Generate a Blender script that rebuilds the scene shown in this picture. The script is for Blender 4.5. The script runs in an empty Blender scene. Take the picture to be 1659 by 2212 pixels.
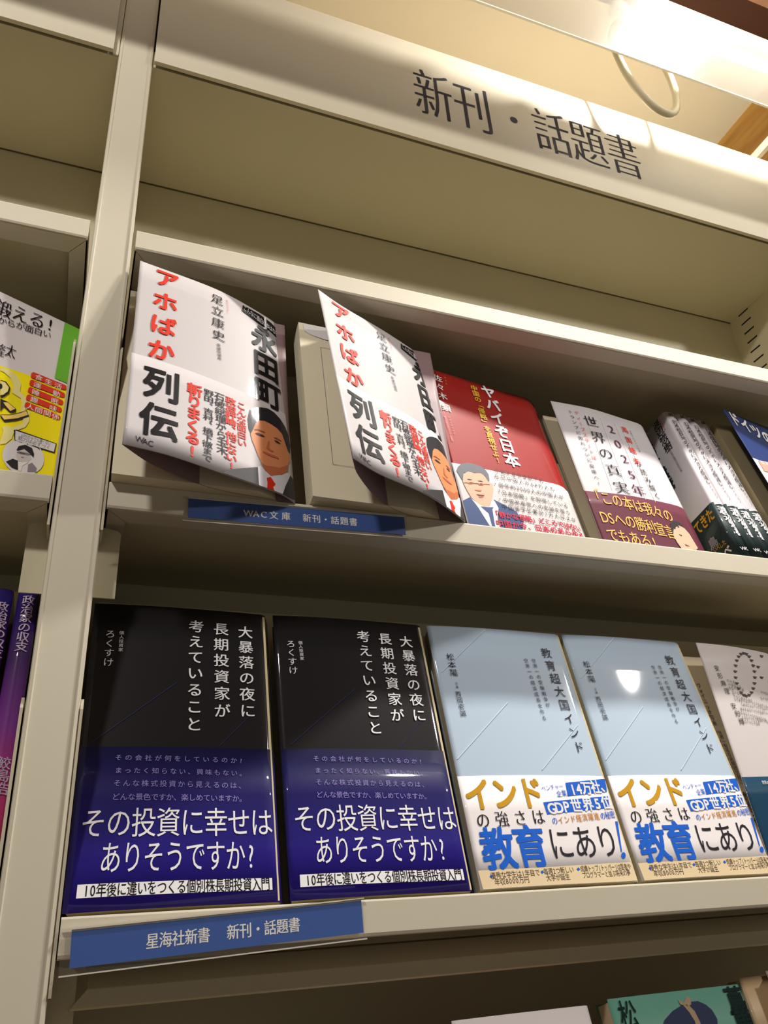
import bpy, bmesh, math, json
from mathutils import Vector, Matrix
sc = bpy.context.scene
# ================= camera, light, exposure =================
cam_d = bpy.data.cameras.new('camera'); cam = bpy.data.objects.new('camera', cam_d); sc.collection.objects.link(cam); sc.camera = cam
R_, U_, F_ = Vector((0.934757, -0.350188, -0.059988)), Vector((-0.109399, -0.444333, 0.889157)), Vector((0.338026, 0.824583, 0.453653))
cam.matrix_world = Matrix(((R_.x, U_.x, -F_.x, -0.004033), (R_.y, U_.y, -F_.y, -0.451381), (R_.z, U_.z, -F_.z, -0.017102), (0, 0, 0, 1)))
cam_d.sensor_fit = 'VERTICAL'; cam_d.sensor_height = 36.0; cam_d.lens = 1727.0328/2212*36.0; cam_d.clip_start = .01
sc.view_settings.view_transform = 'Standard'; sc.view_settings.look = 'None'; sc.view_settings.gamma = 1; sc.view_settings.use_curve_mapping = False
sc.view_settings.exposure = 0.06
w = bpy.data.worlds.new('store'); sc.world = w; w.use_nodes = True
w.node_tree.nodes['Background'].inputs[0].default_value = (1.0, .92, .78, 1); w.node_tree.nodes['Background'].inputs[1].default_value = 0.13
def downlight(name, loc, target, power, rad, col=(1, .96, .90)):
    d = bpy.data.lights.new(name, 'AREA'); d.shape = 'DISK'; d.size = rad*2; d.energy = power; d.color = col; d.spread = math.radians(130)
    o = bpy.data.objects.new(name, d); sc.collection.objects.link(o); o.location = loc
    o.rotation_euler = (Vector(target)-Vector(loc)).to_track_quat('-Z', 'Y').to_euler()
    return o
LAMPS = [
 ((.62, -.24, .985), (.40, 0, .15), 5.6, .03),
 ((1.30, -.80, .985), (.40, 0, .15), 5.4, .045),
 ((-.42, -.72, .985), (.05, 0, .15), 3.9, .045),
]
for i, L in enumerate(LAMPS): downlight('downlight_lamp', *L)

# ================= helpers =================
def srgb(r, g, b):
    f = lambda c: (c/255/12.92) if c/255 <= .04045 else ((c/255+.055)/1.055)**2.4
    return (f(r), f(g), f(b), 1)
MATS = {}
def mat(name, rgb, rough=.4, coat=0., metal=0., noise=0., emis=None, bump=0.):
    if name in MATS: return MATS[name]
    m = bpy.data.materials.new(name); m.use_nodes = True; n = m.node_tree.nodes; l = m.node_tree.links; b = n['Principled BSDF']
    b.inputs['Base Color'].default_value = srgb(*rgb); b.inputs['Roughness'].default_value = rough; b.inputs['Metallic'].default_value = metal
    b.inputs['Coat Weight'].default_value = coat; b.inputs['Coat Roughness'].default_value = .05
    if coat > .1: b.inputs['Specular IOR Level'].default_value = .12
    if noise:
        t = n.new('ShaderNodeTexCoord'); x = n.new('ShaderNodeTexNoise'); x.inputs['Scale'].default_value = 14; x.inputs['Detail'].default_value = 6
        r = n.new('ShaderNodeMixRGB'); c = srgb(*rgb); r.inputs[1].default_value = c; r.inputs[2].default_value = tuple(v*(1-noise) for v in c[:3])+(1,)
        l.new(t.outputs['Object'], x.inputs['Vector']); l.new(x.outputs['Fac'], r.inputs[0]); l.new(r.outputs[0], b.inputs['Base Color'])
    if bump:
        t = n.new('ShaderNodeTexCoord'); x = n.new('ShaderNodeTexNoise'); x.inputs['Scale'].default_value = 900; q = n.new('ShaderNodeBump'); q.inputs['Strength'].default_value = bump; q.inputs['Distance'].default_value = .0003
        l.new(t.outputs['Object'], x.inputs['Vector']); l.new(x.outputs['Fac'], q.inputs['Height']); l.new(q.outputs[0], b.inputs['Normal'])
    if emis: b.inputs['Emission Color'].default_value = srgb(*emis[0]); b.inputs['Emission Strength'].default_value = emis[1]
    MATS[name] = m; return m
def gradient(name, stops, axis='Z', lo=0., hi=.1, rough=.25, coat=.5):
    """printed colour that changes along one object axis"""
    m = mat(name, (128, 128, 128), rough, coat); n = m.node_tree.nodes; l = m.node_tree.links
    t = n.new('ShaderNodeTexCoord'); s = n.new('ShaderNodeSeparateXYZ'); r = n.new('ShaderNodeMapRange'); c = n.new('ShaderNodeValToRGB')
    r.inputs['From Min'].default_value = lo; r.inputs['From Max'].default_value = hi
    l.new(t.outputs['Object'], s.inputs[0]); l.new(s.outputs[axis], r.inputs['Value']); l.new(r.outputs[0], c.inputs[0]); l.new(c.outputs[0], n['Principled BSDF'].inputs['Base Color'])
    e = c.color_ramp.elements
    while len(e) < len(stops): e.new(.5)
    for k, (p, col) in enumerate(stops): e[k].position = p; e[k].color = srgb(*col)
    return m
def link(name, me, m, parent=None, props=None):
    o = bpy.data.objects.new(name, me); sc.collection.objects.link(o)
    if m: me.materials.append(m)
    if parent: o.parent = parent
    if props:
        for k, v in props.items(): o[k] = v
    return o
def fin(bm, name, m, parent=None, props=None, bevel=0., smooth=False):
    if bevel:
        bmesh.ops.bevel(bm, geom=bm.edges[:], offset=bevel, segments=2, affect='EDGES', clamp_overlap=True)
    bmesh.ops.recalc_face_normals(bm, faces=bm.faces[:])
    me = bpy.data.meshes.new(name); bm.to_mesh(me); bm.free()
    if smooth:
        for p in me.polygons: p.use_smooth = True
    return link(name, me, m, parent, props)
def box(name, lo, hi, m, parent=None, props=None, bevel=0.):
    bm = bmesh.new(); addbox(bm, lo, hi); return fin(bm, name, m, parent, props, bevel)
def addbox(bm, lo, hi):
    v = [bm.verts.new((x, y, z)) for x in (lo[0], hi[0]) for y in (lo[1], hi[1]) for z in (lo[2], hi[2])]
    for f in ((0, 1, 3, 2), (4, 6, 7, 5), (0, 4, 5, 1), (2, 3, 7, 6), (0, 2, 6, 4), (1, 5, 7, 3)): bm.faces.new([v[i] for i in f])
def prism(name, poly, x0, x1, m, parent=None, props=None, bevel=0., x0b=None, x1b=None):
    """extrude a (y,z) outline along x; x0b/x1b: per-vertex x values for mitred ends"""
    bm = bmesh.new()
    a = [bm.verts.new(((x0b[i] if x0b else x0), p[0], p[1])) for i, p in enumerate(poly)]
    b = [bm.verts.new(((x1b[i] if x1b else x1), p[0], p[1])) for i, p in enumerate(poly)]
    n = len(poly); bm.faces.new(a); bm.faces.new(b[::-1])
    for i in range(n): bm.faces.new((a[i], b[i], b[(i+1) % n], a[(i+1) % n]))
    return fin(bm, name, m, parent, props, bevel)
def tube(name, pts, rad, m, parent=None, props=None, seg=12):
    bm = bmesh.new(); rings = []
    for i, p in enumerate(pts):
        p = Vector(p); d = (Vector(pts[min(i+1, len(pts)-1)])-Vector(pts[max(i-1, 0)])).normalized()
        a = d.orthogonal().normalized() if i == 0 else (a-d*a.dot(d)).normalized(); b = d.cross(a)
        rings.append([bm.verts.new(p+(a*math.cos(2*math.pi*k/seg)+b*math.sin(2*math.pi*k/seg))*rad) for k in range(seg)])
    for r0, r1 in zip(rings, rings[1:]):
        for k in range(seg): bm.faces.new((r0[k], r0[(k+1) % seg], r1[(k+1) % seg], r1[k]))
    bm.faces.new(rings[0][::-1]); bm.faces.new(rings[-1])
    return fin(bm, name, m, parent, props, smooth=True)
def thing(name, label, cat, loc=(0, 0, 0), group=None):
    o = bpy.data.objects.new(name, None); sc.collection.objects.link(o); o.location = loc; o['label'] = label; o['category'] = cat
    o.empty_display_size = .02
    if group: o['group'] = group
    return o

# ---- surfaces: everything local to a book, in millimetres (u right, n towards the reader, v up) ----
def catmull(P, k=6):
    if len(P) == 2:
        return [(P[0][0]+(P[1][0]-P[0][0])*i/k, P[0][1]+(P[1][1]-P[0][1])*i/k) for i in range(k+1)]
    Q = [(2*P[0][0]-P[1][0], 2*P[0][1]-P[1][1])]+list(P)+[(2*P[-1][0]-P[-2][0], 2*P[-1][1]-P[-2][1])]
    out = []
    for i in range(1, len(Q)-2):
        for j in range(k):
            t = j/k
            out.append(tuple(.5*(2*Q[i][c]+(Q[i+1][c]-Q[i-1][c])*t+(2*Q[i-1][c]-5*Q[i][c]+4*Q[i+1][c]-Q[i+2][c])*t*t
                       + (3*Q[i][c]-Q[i-1][c]-3*Q[i+1][c]+Q[i+2][c])*t**3) for c in (0, 1)))
    out.append(tuple(P[-1]))
    return out
def arcs(L):
    s = [0.]
    for a, b in zip(L, L[1:]):
        s.append(s[-1]+math.hypot(b[0]-a[0], b[1]-a[1]))
    return s
class Sheet:
    """a ruled sheet between a bottom and a top profile; s runs along the profile in mm, v up the page"""
    def __init__(self, bot, top, h, width=None):
        self.b, self.t, self.h = bot, top, h
        self.sb, self.st = arcs(bot), arcs(top)
        self.w = width or self.sb[-1]
    def prof(self, L, S, s):
        x = s/self.w*S[-1]
        if x <= 0:
            i = 0
        else:
            i = min(len(S)-2, next((k for k in range(len(S)-1) if S[k+1] >= x), len(S)-2))
        d = (x-S[i])/max(1e-9, S[i+1]-S[i])
        return tuple(L[i][c]+(L[i+1][c]-L[i][c])*d for c in (0, 1))
    def at(self, s, v, off=0.):
        r = v/self.h
        def P(s):
            a, b = self.prof(self.b, self.sb, s), self.prof(self.t, self.st, s)
            return (a[0]+(b[0]-a[0])*r, a[1]+(b[1]-a[1])*r)
        p = P(s)
        if off:
            q0, q1 = P(s-1.), P(s+1.)
            tx, ty = q1[0]-q0[0], q1[1]-q0[1]
            L = math.hypot(tx, ty) or 1.
            p = (p[0]-ty/L*off, p[1]+tx/L*off)
        return (p[0], p[1], v)
def closed_profile(w, bulge, r, th, slant, flare=0.):
    """front cover (s=0 at the fore edge), rounded spine corner, spine, back cover"""
    P = []
    for i in range(15):
        x = i/14
        P.append((x*(w-r), bulge*math.sin(math.pi*x**.8)+flare*(1-x)**2))
    for i in range(1, 6):
        a = math.pi/2*i/6
        P.append((w-r+r*math.sin(a), -r+r*math.cos(a)))
    P += [(w, -r), (w+slant, -th+1), (w+slant-1, -th), (slant, -th)]
    return P
def spine_out_profile(th, depth, bulge=1.2, r=2.5):
    P = [(0, -depth), (0, -depth*.5), (0, -r-bulge)]
    for i in range(1, 5):
        a = math.pi/2*i/5
        P.append((r-r*math.cos(a), -r-bulge+r*math.sin(a)))
    for i in range(9):
        x = i/8
        P.append((r+(th-2*r)*x, -bulge+bulge*math.sin(math.pi*x)))
    for i in range(1, 5):
        a = math.pi/2*i/5
        P.append((th-r+r*math.sin(a), -bulge-r+r*math.cos(a)))
    P += [(th, -r-bulge), (th, -depth)]
    return P

# ================= printed matter: positions in mm on each cover (s across from the fore edge, v up) =================
D_ = json.loads('''{"G_fly":[[4.2,27.9],[21.1,14.5],[44.1,3.5],[68.0,-3.6],[113.9,-7.7]],"G_bot":[[4.0,28.3],[30.9,23.5],[64.0,13.1],[87.6,5.5],[105.0,-0.8],[115.5,-7.9]],"G_top":[[3.8,26.3],[51.3,17.0],[74.9,9.8],[100.8,-1.4],[109.3,-6.3],[114.0,-10.4]],"H_fly":[[14.8,41.3],[23.7,26.4],[45.2,5.3],[71.4,-7.3],[113.1,-9.1]],"H_bot":[[14.2,42.1],[36.3,30.4],[69.8,18.3],[90.7,7.3],[114.5,-8.3]],"H_top":[[6.8,32.8],[29.1,22.2],[65.7,8.1],[93.1,-3.7],[106.3,-10.4],[115.4,-20.2]],"xI":0.2500367895975384,"xJ":0.3678004601580826,"J_bot":[[0.0,1.0],[40,4.0],[80,3.0],[100,0],[109,-6]],"J_top":[[-2.2,8.4],[38.7,8.0],[80,3],[100,0],[109,-6]],"xK":0.49484861621751597,"I_bot":[[-2.0,6.0],[35,5.0],[75,3.5],[97,1],[108,-5]],"I_top":[[-6.7,14.2],[35,9.0],[75,3.5],[97,1],[108,-5]],"L_bot":[[3.0,17.0],[45,9],[85,3],[109,-4]],"L_top":[[0.0,17.3],[45,9],[85,3],[109,-4]],"F_bot":[[-7.0,0.0],[35,3],[80,1],[104,-6]],"F_top":[[5.3,9.0],[42,7],[82,1],[104,-6]],"Y_bot":[[0,6.0],[28,5],[56,4],[86,2],[109,0]],"Y_top":[[0,40.0],[28,29],[56,18],[86,6.5],[109,-2.5]]}''')
OUT = json.loads('''{
"A":[
["t","大暴落の夜に",93.5,163.8,93.3,108.4,10,9.5,"white",0.012,2],
["t","長期投資家が",77.7,164.8,77.8,107.7,10,9.5,"white",0.012,2],
["t","考えていること",62.0,165.4,61.2,98.5,10,9.5,"white",0.012,2],
["t","ろくすけ",10.7,156.8,11.0,137.3,6.3,6,"white",0.005,2],
["t","個人投資家",17.2,157.9,17.4,146.1,2.9,2.7,"white",0,2],
["t","その会社が何をしているのか?",20.7,78.1,88.3,76.8,3.9,3.6,"lav",0,2],
["t","まったく知らない、興味もない。",21.2,70.8,89.0,69.2,3.9,3.7,"lav",0,2],
["t","そんな株式投資から見えるのは、",21.0,63.7,88.4,62.0,4.1,3.9,"lav",0,2],
["t","どんな景色ですか、楽しめていますか。",20.8,56.2,88.6,54.6,4.2,4.1,"lav",0,2],
["t","その投資に幸せは",10.7,42.7,98.8,41.4,14.5,16.5,"white",-0.006,2],
["t","ありそうですか?",20.4,25.0,92.4,23.8,13.5,17,"white",-0.006,2],
["p",[[5.9,12.8],[103.2,12.0],[103.2,6.0],[5.8,6.5]],"white",1],
["t","10年後に違いをつくる個別株長期投資入門",10.2,9.8,99.5,9.0,6.2,7.2,"black",0.02,2],
["p",[[6.2,87.0],[50.8,124.9],[50.6,125.2],[6.0,87.2]],"dline",1],
["p",[[75.8,85.2],[94.0,104.7],[93.8,104.9],[75.6,85.4]],"dline",1],
["t","大暴落の夜に考えていること",116.0,160,116.0,122,3.2,2.8,"white",0,2]],
"C":[
["t","松本陽",13.1,153.3,13.0,140.9,6,6,"ink",0,2],
["t","企画",13.4,132.7,13.3,130.0,2,2.2,"ink",0,2],
["t","西岡壱誠",12.9,124.6,13.4,110.4,4.6,4.6,"ink",0,2],
["t","教育超大国インド",93.3,161.2,96.4,87.7,9,9,"ink",0,2],
["t","世界一の受験戦争が",80.3,153.9,81.0,118.5,3.7,3.7,"ink",0,2],
["t","世界一の経済成長を作る",73.6,153.5,74.9,108.5,3.7,3.7,"ink",0,2],
["t","インド",11.4,55.5,48.5,55.9,20,22,"gold",0.03,2],
["t","ベンチャー",59.0,58.7,72.7,60.1,3.8,4,"blue",0,2],
["t","企業",69.5,55.1,73.5,55.6,4,4.6,"blue",0.01,2],
["p",[[76.8,62.5],[109.7,65.6],[107.8,56.6],[75.7,53.6]],"blue",1],
["t","14万社、",81.1,58.0,107.3,60.4,8.6,9.5,"white",0.03,2],
["p",[[56.0,49.7],[107.2,53.8],[107.4,46.0],[56.5,42.0]],"blue",1],
["t","GDP世界5位",60.8,45.8,104.4,49.4,8.6,9.5,"white",0.03,2],
["t","の",60.7,37.9,60.7,37.9,4.3,5,"blue",0.01,2],
["t","インド経済躍進",65.2,38.2,93.3,40.5,4.3,5,"ochre",0.01,2],
["t","の秘密",98.2,40.7,106.1,41.5,4,5,"blue",0.01,2],
["t","の強さは",10.9,39.5,49.5,40.5,9.5,10.5,"ink",["m",0.02],2],
["t","教育",16.7,22.5,38.9,23.1,25,26,"blue",0.027,2],
["t","にあり",60.6,24.1,95.4,24.7,19,22,"ink",0.008,2],
["p",[[106.6,37.2],[108.5,37.0],[104.4,18.2],[103.5,18.0]],"blue",2],
["p",[[106.3,15.7],[105.5,14.5],[104.3,13.9],[103.2,13.9],[102.6,14.6],[102.7,15.8],[103.5,16.9],[104.7,17.6],[105.8,17.6],[106.4,16.9]],"blue",2],
["p",[[1.0,10.7],[45.1,10.4],[108.5,11.6],[109.5,0.6],[61.5,-0.3],[1.7,-0.0]],"beige",1],
["t","優秀な学生は1年目で",9.6,7.3,38.9,7.7,3.6,4.1,"brown",0.005,2],
["t","年収8000万円",11.4,3.8,30.6,4.1,3.6,4.1,"brown",0.005,2],
["t","毎週2つ新しい",44.8,7.9,63.0,8.4,3.6,4.1,"brown",0.005,2],
["t","大学が誕生",45.6,4.3,58.9,4.5,3.6,4.1,"brown",0.005,2],
["t","成績トップ(トッパー)は医者や",70.8,8.6,106.1,9.0,3.6,4.1,"brown",0.005,2],
["t","プログラマーと並ぶ将来の夢",71.0,4.9,104.1,5.4,3.6,4.1,"brown",0.005,2],
["p",[[7.2,7.1],[8.6,8.0],[9.5,6.9],[8.1,6.0]],"blue",2],
["p",[[41.1,7.8],[42.6,8.8],[43.6,7.7],[42.0,6.7]],"blue",2],
["p",[[66.6,8.5],[68.3,9.6],[69.3,8.4],[67.6,7.4]],"blue",2],
["p",[[2.7,78.6],[49.7,119.3],[49.2,119.8],[2.3,79.1]],"pale",1],
["p",[[62.1,71.1],[101.6,104.2],[101.1,104.6],[61.6,71.5]],"pale",1],
["p",[[4.4,141.1],[46.5,177.8],[46.2,178.2],[4.1,141.5]],"pale",1]],
"G":[
["t","アホばか",19.6,163.2,18.5,87.8,18.5,20,"red",0.03,2],
["t","列伝",20.1,56.4,19.9,24.5,25,29,"black",0.03,2],
["t","足立康史",57.5,162.1,58.9,124.0,10.5,10.5,"ink",0.005,2],
["t","あだちやすし",65.6,166.1,66.3,153.4,2.2,2,"red",0,2],
["t","衆議院議員",58.9,114.0,59.6,101.1,3.2,3,"ink",0,2],
["p",[[79.3,170.7],[94.8,171.5],[105.8,169.7],[115.2,166.1],[112.1,156.8],[103.1,159.4],[92.6,160.2],[78.2,163.6]],"black",1],
["t","こんなに面白い本はない",81.3,167.9,110.9,161.1,5,7,"white",0.0,2],
["t","永田町",97.9,144.0,98.9,88.2,24,28,"black",0.03,2],
["t","こんな面白い",76.0,63.8,76.0,31.0,7.5,8.5,"red",0.02,2],
["t","政治評論、他にない!",67.9,64.4,68.2,8.6,8.5,9.5,"red",0.03,2],
["t","石破総理から玉木、",59.7,64.4,62.0,11.4,8,9.5,"ink",0.015,2],
["t","野田、吉村、橋下徹まで",52.0,63.9,51.5,7.6,7.5,7.5,"ink",0.015,2],
["t","斬りまくる!",42.0,61.7,41.4,9.2,11,13,"red",0.035,2],
["t","WAC",9.2,6.3,15.7,5.1,5,6.5,"ink",0.0,2],
["p",[[80.8,54.5],[81.7,59.1],[82.6,63.7],[86.7,67.8],[91.7,70.9],[97.6,72.9],[102.7,72.1],[108.4,68.8],[112.9,64.6],[116.4,58.5],[117.5,49.8],[116.5,42.7],[113.9,38.6],[104.5,44.3],[88.2,40.9],[83.5,40.4],[81.4,45.7]],"hair",2],
["p",[[82.6,41.8],[84.5,46.3],[86.6,52.8],[89.6,57.3],[94.1,59.1],[99.4,58.8],[104.9,57.5],[108.9,54.8],[111.0,49.2],[113.7,42.6],[115.8,40.8],[116.2,36.5],[113.2,31.4],[110.8,22.0],[106.2,16.7],[97.0,11.7],[93.0,14.2],[90.2,20.3],[87.7,25.7],[85.6,31.7],[83.8,36.1]],"skin",3],
["p",[[89.8,20.1],[93.2,19.0],[104.4,21.9],[112.5,29.2],[110.8,22.0],[106.2,17.2],[97.0,11.7],[93.0,14.2]],"skin2",4],
["p",[[86.0,43.8],[88.3,45.4],[92.3,45.1],[93.8,44.2],[90.6,43.1],[87.5,43.2]],"hairp",5],
["p",[[85.7,47.3],[88.5,48.9],[94.0,48.7],[93.6,47.8],[88.4,47.5],[85.6,46.4]],"brow",5],
["p",[[100.4,47.2],[103.5,48.4],[107.4,47.8],[107.4,47.1],[102.9,46.9]],"brow",5],
["p",[[101.1,44.9],[103.7,45.7],[106.7,44.6],[104.9,43.6],[102.3,43.6]],"hairp",5],
["p",[[94.2,34.3],[96.1,41.5],[97.1,42.0],[96.6,35.4],[100.2,34.2],[98.1,33.0]],"skin2",5],
["p",[[91.1,30.2],[93.6,30.7],[98.0,30.7],[104.1,30.6],[103.6,29.2],[97.5,28.5],[93.6,28.9]],"lips",5],
["p",[[63.8,2.7],[70.8,6.9],[87.3,15.2],[88.9,10.8],[87.6,0.4],[76.0,-0.1],[62.1,-0.2]],"suit",2],
["p",[[87.3,15.2],[89.1,17.0],[93.0,14.2],[97.0,11.7],[111.9,22.1],[114.5,21.6],[111.7,14.7],[105.4,-0.1],[98.0,-0.0],[87.6,0.2]],"shirt",3],
["p",[[93.5,8.5],[96.6,10.7],[100.2,5.9],[98.1,2.9],[98.9,-0.1],[93.5,0.2],[94.0,4.6]],"tie",4],
["p",[[114.5,21.4],[117.5,19.1],[118.8,10.7],[117.8,1.7],[110.5,0.4],[105.5,0.1],[108.3,8.4]],"suit",4]],
"I":[
["t","佐々木",8.5,167.8,8.6,146.5,8.5,8.5,"white",0.015,2],
["t","類",8.9,133.1,8.9,133.1,8.5,9,"white",0.015,2],
["t","さささ",16.3,171.5,15.6,163.7,2,2,"yellow",0,2],
["t","ジャーナリスト",9.6,122.5,9.9,104.7,2.4,2.3,"pink",0,2],
["t","麗澤大学国際問題研究センター客員教授",5.3,121.8,6.2,95.9,2.4,1.8,"pink",0,2],
["t","ヤバイぞ日本",57.9,169.6,58.1,88.6,15,16,"white",0.03,2],
["t","中国の「侵略」を直視せよ!",43.5,168.9,44.2,84.9,7,7,"yellow",0.02,2],
["t","・中国共産党支配下の",34.6,71.9,80.4,71.5,4.8,5.2,"ink",0.008,6],
["t","在日中国人が64万人も",38.0,65.7,88.8,64.7,4.8,5.2,"ink",0.008,6],
["t","・毎年約3500人の中国人が",34.2,57.4,95.0,57.3,4.8,5.2,"ink",0.008,6],
["t","「日本国籍」を取得している",35.0,49.5,96.5,48.9,4.8,5.2,"ink",0.008,6],
["t","・中国共産党への忠誠を誓う",34.0,42.0,96.0,41.4,4.8,5.2,"ink",0.008,6],
["t","中国留学生累計1万人以上が",36.5,35.5,99.4,35.1,4.8,5.2,"ink",0.008,6],
["t","「静かな侵略」どころではない",26.0,26.5,101.0,26.9,6,6.6,"crimson",0.025,6],
["t","中国が今、日本のあらゆる",27.3,17.6,101.8,20.0,6.6,7.4,"crimson",0.025,6],
["p",[[2.5,63.9],[4.7,68.4],[8.7,72.5],[14.3,74.8],[20.5,74.9],[25.8,73.8],[29.4,70.9],[31.0,66.7],[30.2,60.6],[28.4,56.6],[27.3,64.5],[18.3,65.6],[8.9,63.5],[6.0,54.5],[4.3,58.5]],"greyhair",2],
["p",[[5.6,54.4],[7.8,61.9],[12.8,65.3],[18.1,64.9],[23.8,66.0],[26.8,63.9],[28.2,58.8],[31.7,57.3],[31.2,51.8],[27.7,42.2],[23.2,33.6],[18.2,31.8],[13.5,34.0],[9.4,38.7],[7.2,45.2],[6.1,50.1]],"skinb",3],
["p",[[9.6,57.0],[11.7,57.7],[14.6,57.2],[11.4,56.5]],"hairp",5],
["p",[[18.5,57.4],[21.8,58.1],[23.9,57.2],[20.7,56.9]],"hairp",5],
["p",[[6.3,52.5],[28.8,55.3],[29.0,55.8],[6.4,53.0]],"hairp",5],
["p",[[14.9,54.2],[14.6,53.6],[13.7,53.1],[12.6,52.7],[11.4,52.4],[10.4,52.4],[9.7,52.6],[9.5,53.0],[9.9,53.5],[10.8,54.1],[11.9,54.5],[13.1,54.8],[14.1,54.8],[14.8,54.6]],"skin2",5],
["p",[[23.9,54.7],[23.5,54.2],[22.7,53.7],[21.5,53.2],[20.3,53.0],[19.3,52.9],[18.6,53.2],[18.4,53.6],[18.8,54.1],[19.7,54.6],[20.8,55.1],[22.1,55.3],[23.1,55.3],[23.8,55.1]],"skin2",5],
["p",[[13.5,53.9],[13.3,53.7],[12.9,53.5],[12.4,53.3],[11.9,53.2],[11.4,53.1],[11.1,53.2],[11.0,53.4],[11.2,53.7],[11.6,53.9],[12.1,54.1],[12.7,54.2],[13.1,54.2],[13.4,54.1]],"hairp",6],
["p",[[22.3,54.6],[22.1,54.4],[21.7,54.1],[21.2,53.9],[20.6,53.8],[20.2,53.8],[19.8,53.9],[19.8,54.1],[20.0,54.3],[20.3,54.5],[20.9,54.7],[21.4,54.9],[21.9,54.9],[22.2,54.8]],"hairp",6],
["p",[[13.9,43.2],[17.3,43.2],[21.6,43.7],[19.3,42.1],[15.9,42.1]],"lipd",5],
["p",[[15.2,41.1],[20.8,42.2],[18.9,40.5],[16.5,40.1]],"lips",5],
["p",[[13.7,47.3],[16.9,48.0],[20.1,48.2],[19.0,46.8],[15.1,46.5]],"skin2",5],
["p",[[1.0,34.6],[8.0,39.3],[9.3,37.0],[13.9,26.9],[18.7,13.6],[1.1,13.7]],"navy",2],
["p",[[8.9,38.2],[13.8,34.0],[18.2,31.8],[23.1,33.4],[27.4,40.9],[29.2,39.0],[30.6,32.8],[25.5,19.7],[27.4,14.2],[22.1,13.9],[18.1,14.3],[12.6,30.4]],"shirt",3],
["p",[[15.1,31.7],[21.2,32.0],[26.4,32.9],[24.7,30.9],[23.2,19.3],[22.7,13.4],[20.1,13.4],[20.4,25.9]],"navytie",4],
["p",[[28.6,41.1],[34.1,38.7],[46.0,32.6],[49.3,22.8],[46.2,14.7],[28.2,13.0],[27.3,20.8],[29.9,33.1]],"navy",2]],
"J":[
["t","ディープステートは",23.1,160.3,22.3,106.0,5,5,"red",0.005,2],
["t","トランプに敗れついに自壊へ!",16.7,160.4,16.7,76.4,4.8,4.8,"ink",0,2],
["t","世界の真実",35.1,152.1,38.0,74.6,15.5,14.5,"ink",["m",0.016],2],
["t","2025年",55.9,148.4,55.8,75.0,15,13.5,"plum",["m",0.02],2],
["t","馬渕睦夫",74.0,153.5,69.7,112.6,7.5,8,"red",0.02,2],
["t","が読み解く",71.0,109.1,74.8,73.0,7,8,"ink",0.0,2],
["t","元駐ウクライナ大使",80.8,154.0,80.4,128.4,2.4,2.3,"ink",0,2],
["p",[[32.3,163.8],[27.6,70.8],[28.0,71.0],[32.8,164.0]],"shirt2",1],
["p",[[48.8,163.1],[43.2,68.6],[43.6,68.8],[49.3,163.4]],"shirt2",1],
["p",[[65.1,159.5],[59.2,65.5],[59.7,65.8],[65.6,159.9]],"shirt2",1],
["p",[[71.0,157.9],[69.2,64.6],[69.7,64.9],[71.6,158.3]],"shirt2",1],
["t","「この本は我々の",8.4,62.1,76.2,51.6,13.5,15.5,"goldl",0.012,3],
["t","DSへの勝利宣言",9.3,40.6,69.3,32.3,13.5,15.5,"goldl",0.012,3],
["t","でもある!",10.6,22.7,47.4,18.3,12.5,15,"goldl",0.012,3],
["p",[[74.8,42.7],[81.0,46.7],[86.0,45.8],[88.7,41.8],[90.2,38.3],[83.0,39.8],[74.6,35.1],[71.8,30.1],[72.0,36.2]],"hair",4],
["p",[[71.8,30.1],[74.1,35.8],[83.4,42.2],[88.7,40.3],[91.6,34.8],[92.5,27.5],[93.6,20.3],[90.5,17.7],[74.0,15.4],[72.0,22.0]],"skinb",4],
["p",[[78.2,31.7],[81.8,31.2],[80.1,29.4]],"hairp",5],
["p",[[79.8,21.9],[84.5,19.8],[79.9,19.7]],"lipd",5]],
"K0":[
["t","新装",62.4,175.8,61.8,170.8,5,4.5,"ink",0.02,2],
["t","日本植民地のために大きな間違い",62.3,160.9,63.8,83.2,6.3,8,"ink",0.0,2],
["t","アメリカ人",63.1,77.9,64.7,65.8,4,5,"grey",0,2],
["t","渡辺惣樹",62.8,50.5,67.7,26.9,9.5,10,"white",0.03,3],
["t","WAC",61.9,8.5,67.9,9.7,4.2,5,"white",0.0,3],
["p",[[58.1,59.7],[62.9,59.8],[67.1,59.4],[67.2,57.4],[63.1,57.1],[57.6,56.9]],"shirt2",2],
["t","渡辺惣樹",43.3,171.9,43.1,140.6,11,13,"ink",0.01,2],
["t","わたなべそうき",49.4,172.5,49.4,158.1,3,4,"red",0,2],
["t","日米近現代史研究家",43.6,134.0,44.3,109.0,3,4,"grey",0,2],
["t","要米貿人謀驚",22.5,170.2,25.1,107.1,13,16,"dgreen",0.03,2],
["t","してきた",23.8,50.2,49.6,50.9,14,14,"goldd",0.03,3],
["t","!",25.2,39.4,25.2,39.4,12,12,"goldd",0.02,3],
["t","鳥",39.3,28.3,39.3,28.3,11,11,"grey",0.03,3],
["t","いべした",37.9,21.7,49.5,20.7,6,6,"goldd",0.02,3],
["t","べ",48.5,12.7,48.5,12.7,9,9,"shirt2",0.03,3]],
"L":[
["t","ドイツの",10.6,163.4,51.4,153.1,17,22,"white",0.03,2],
["p",[[5.7,106.4],[17.3,109.2],[33.9,112.4],[24.5,96.4],[5.5,92.5]],"pinkbox",3],
["t","脱原発",11.5,105.3,26.6,108.0,6,5,"white",0.0,4]],
"F":[
["t","安形麻理",13.5,151.8,15.5,132.4,5.5,5.5,"ink",0,2],
["t","安形輝",16.6,119.9,18.9,107.3,5.5,5.5,"ink",0,2],
["p",[[54.0,147.8],[58.9,147.5],[55.7,145.4],[54.0,146.2]],"herb",1],
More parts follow.
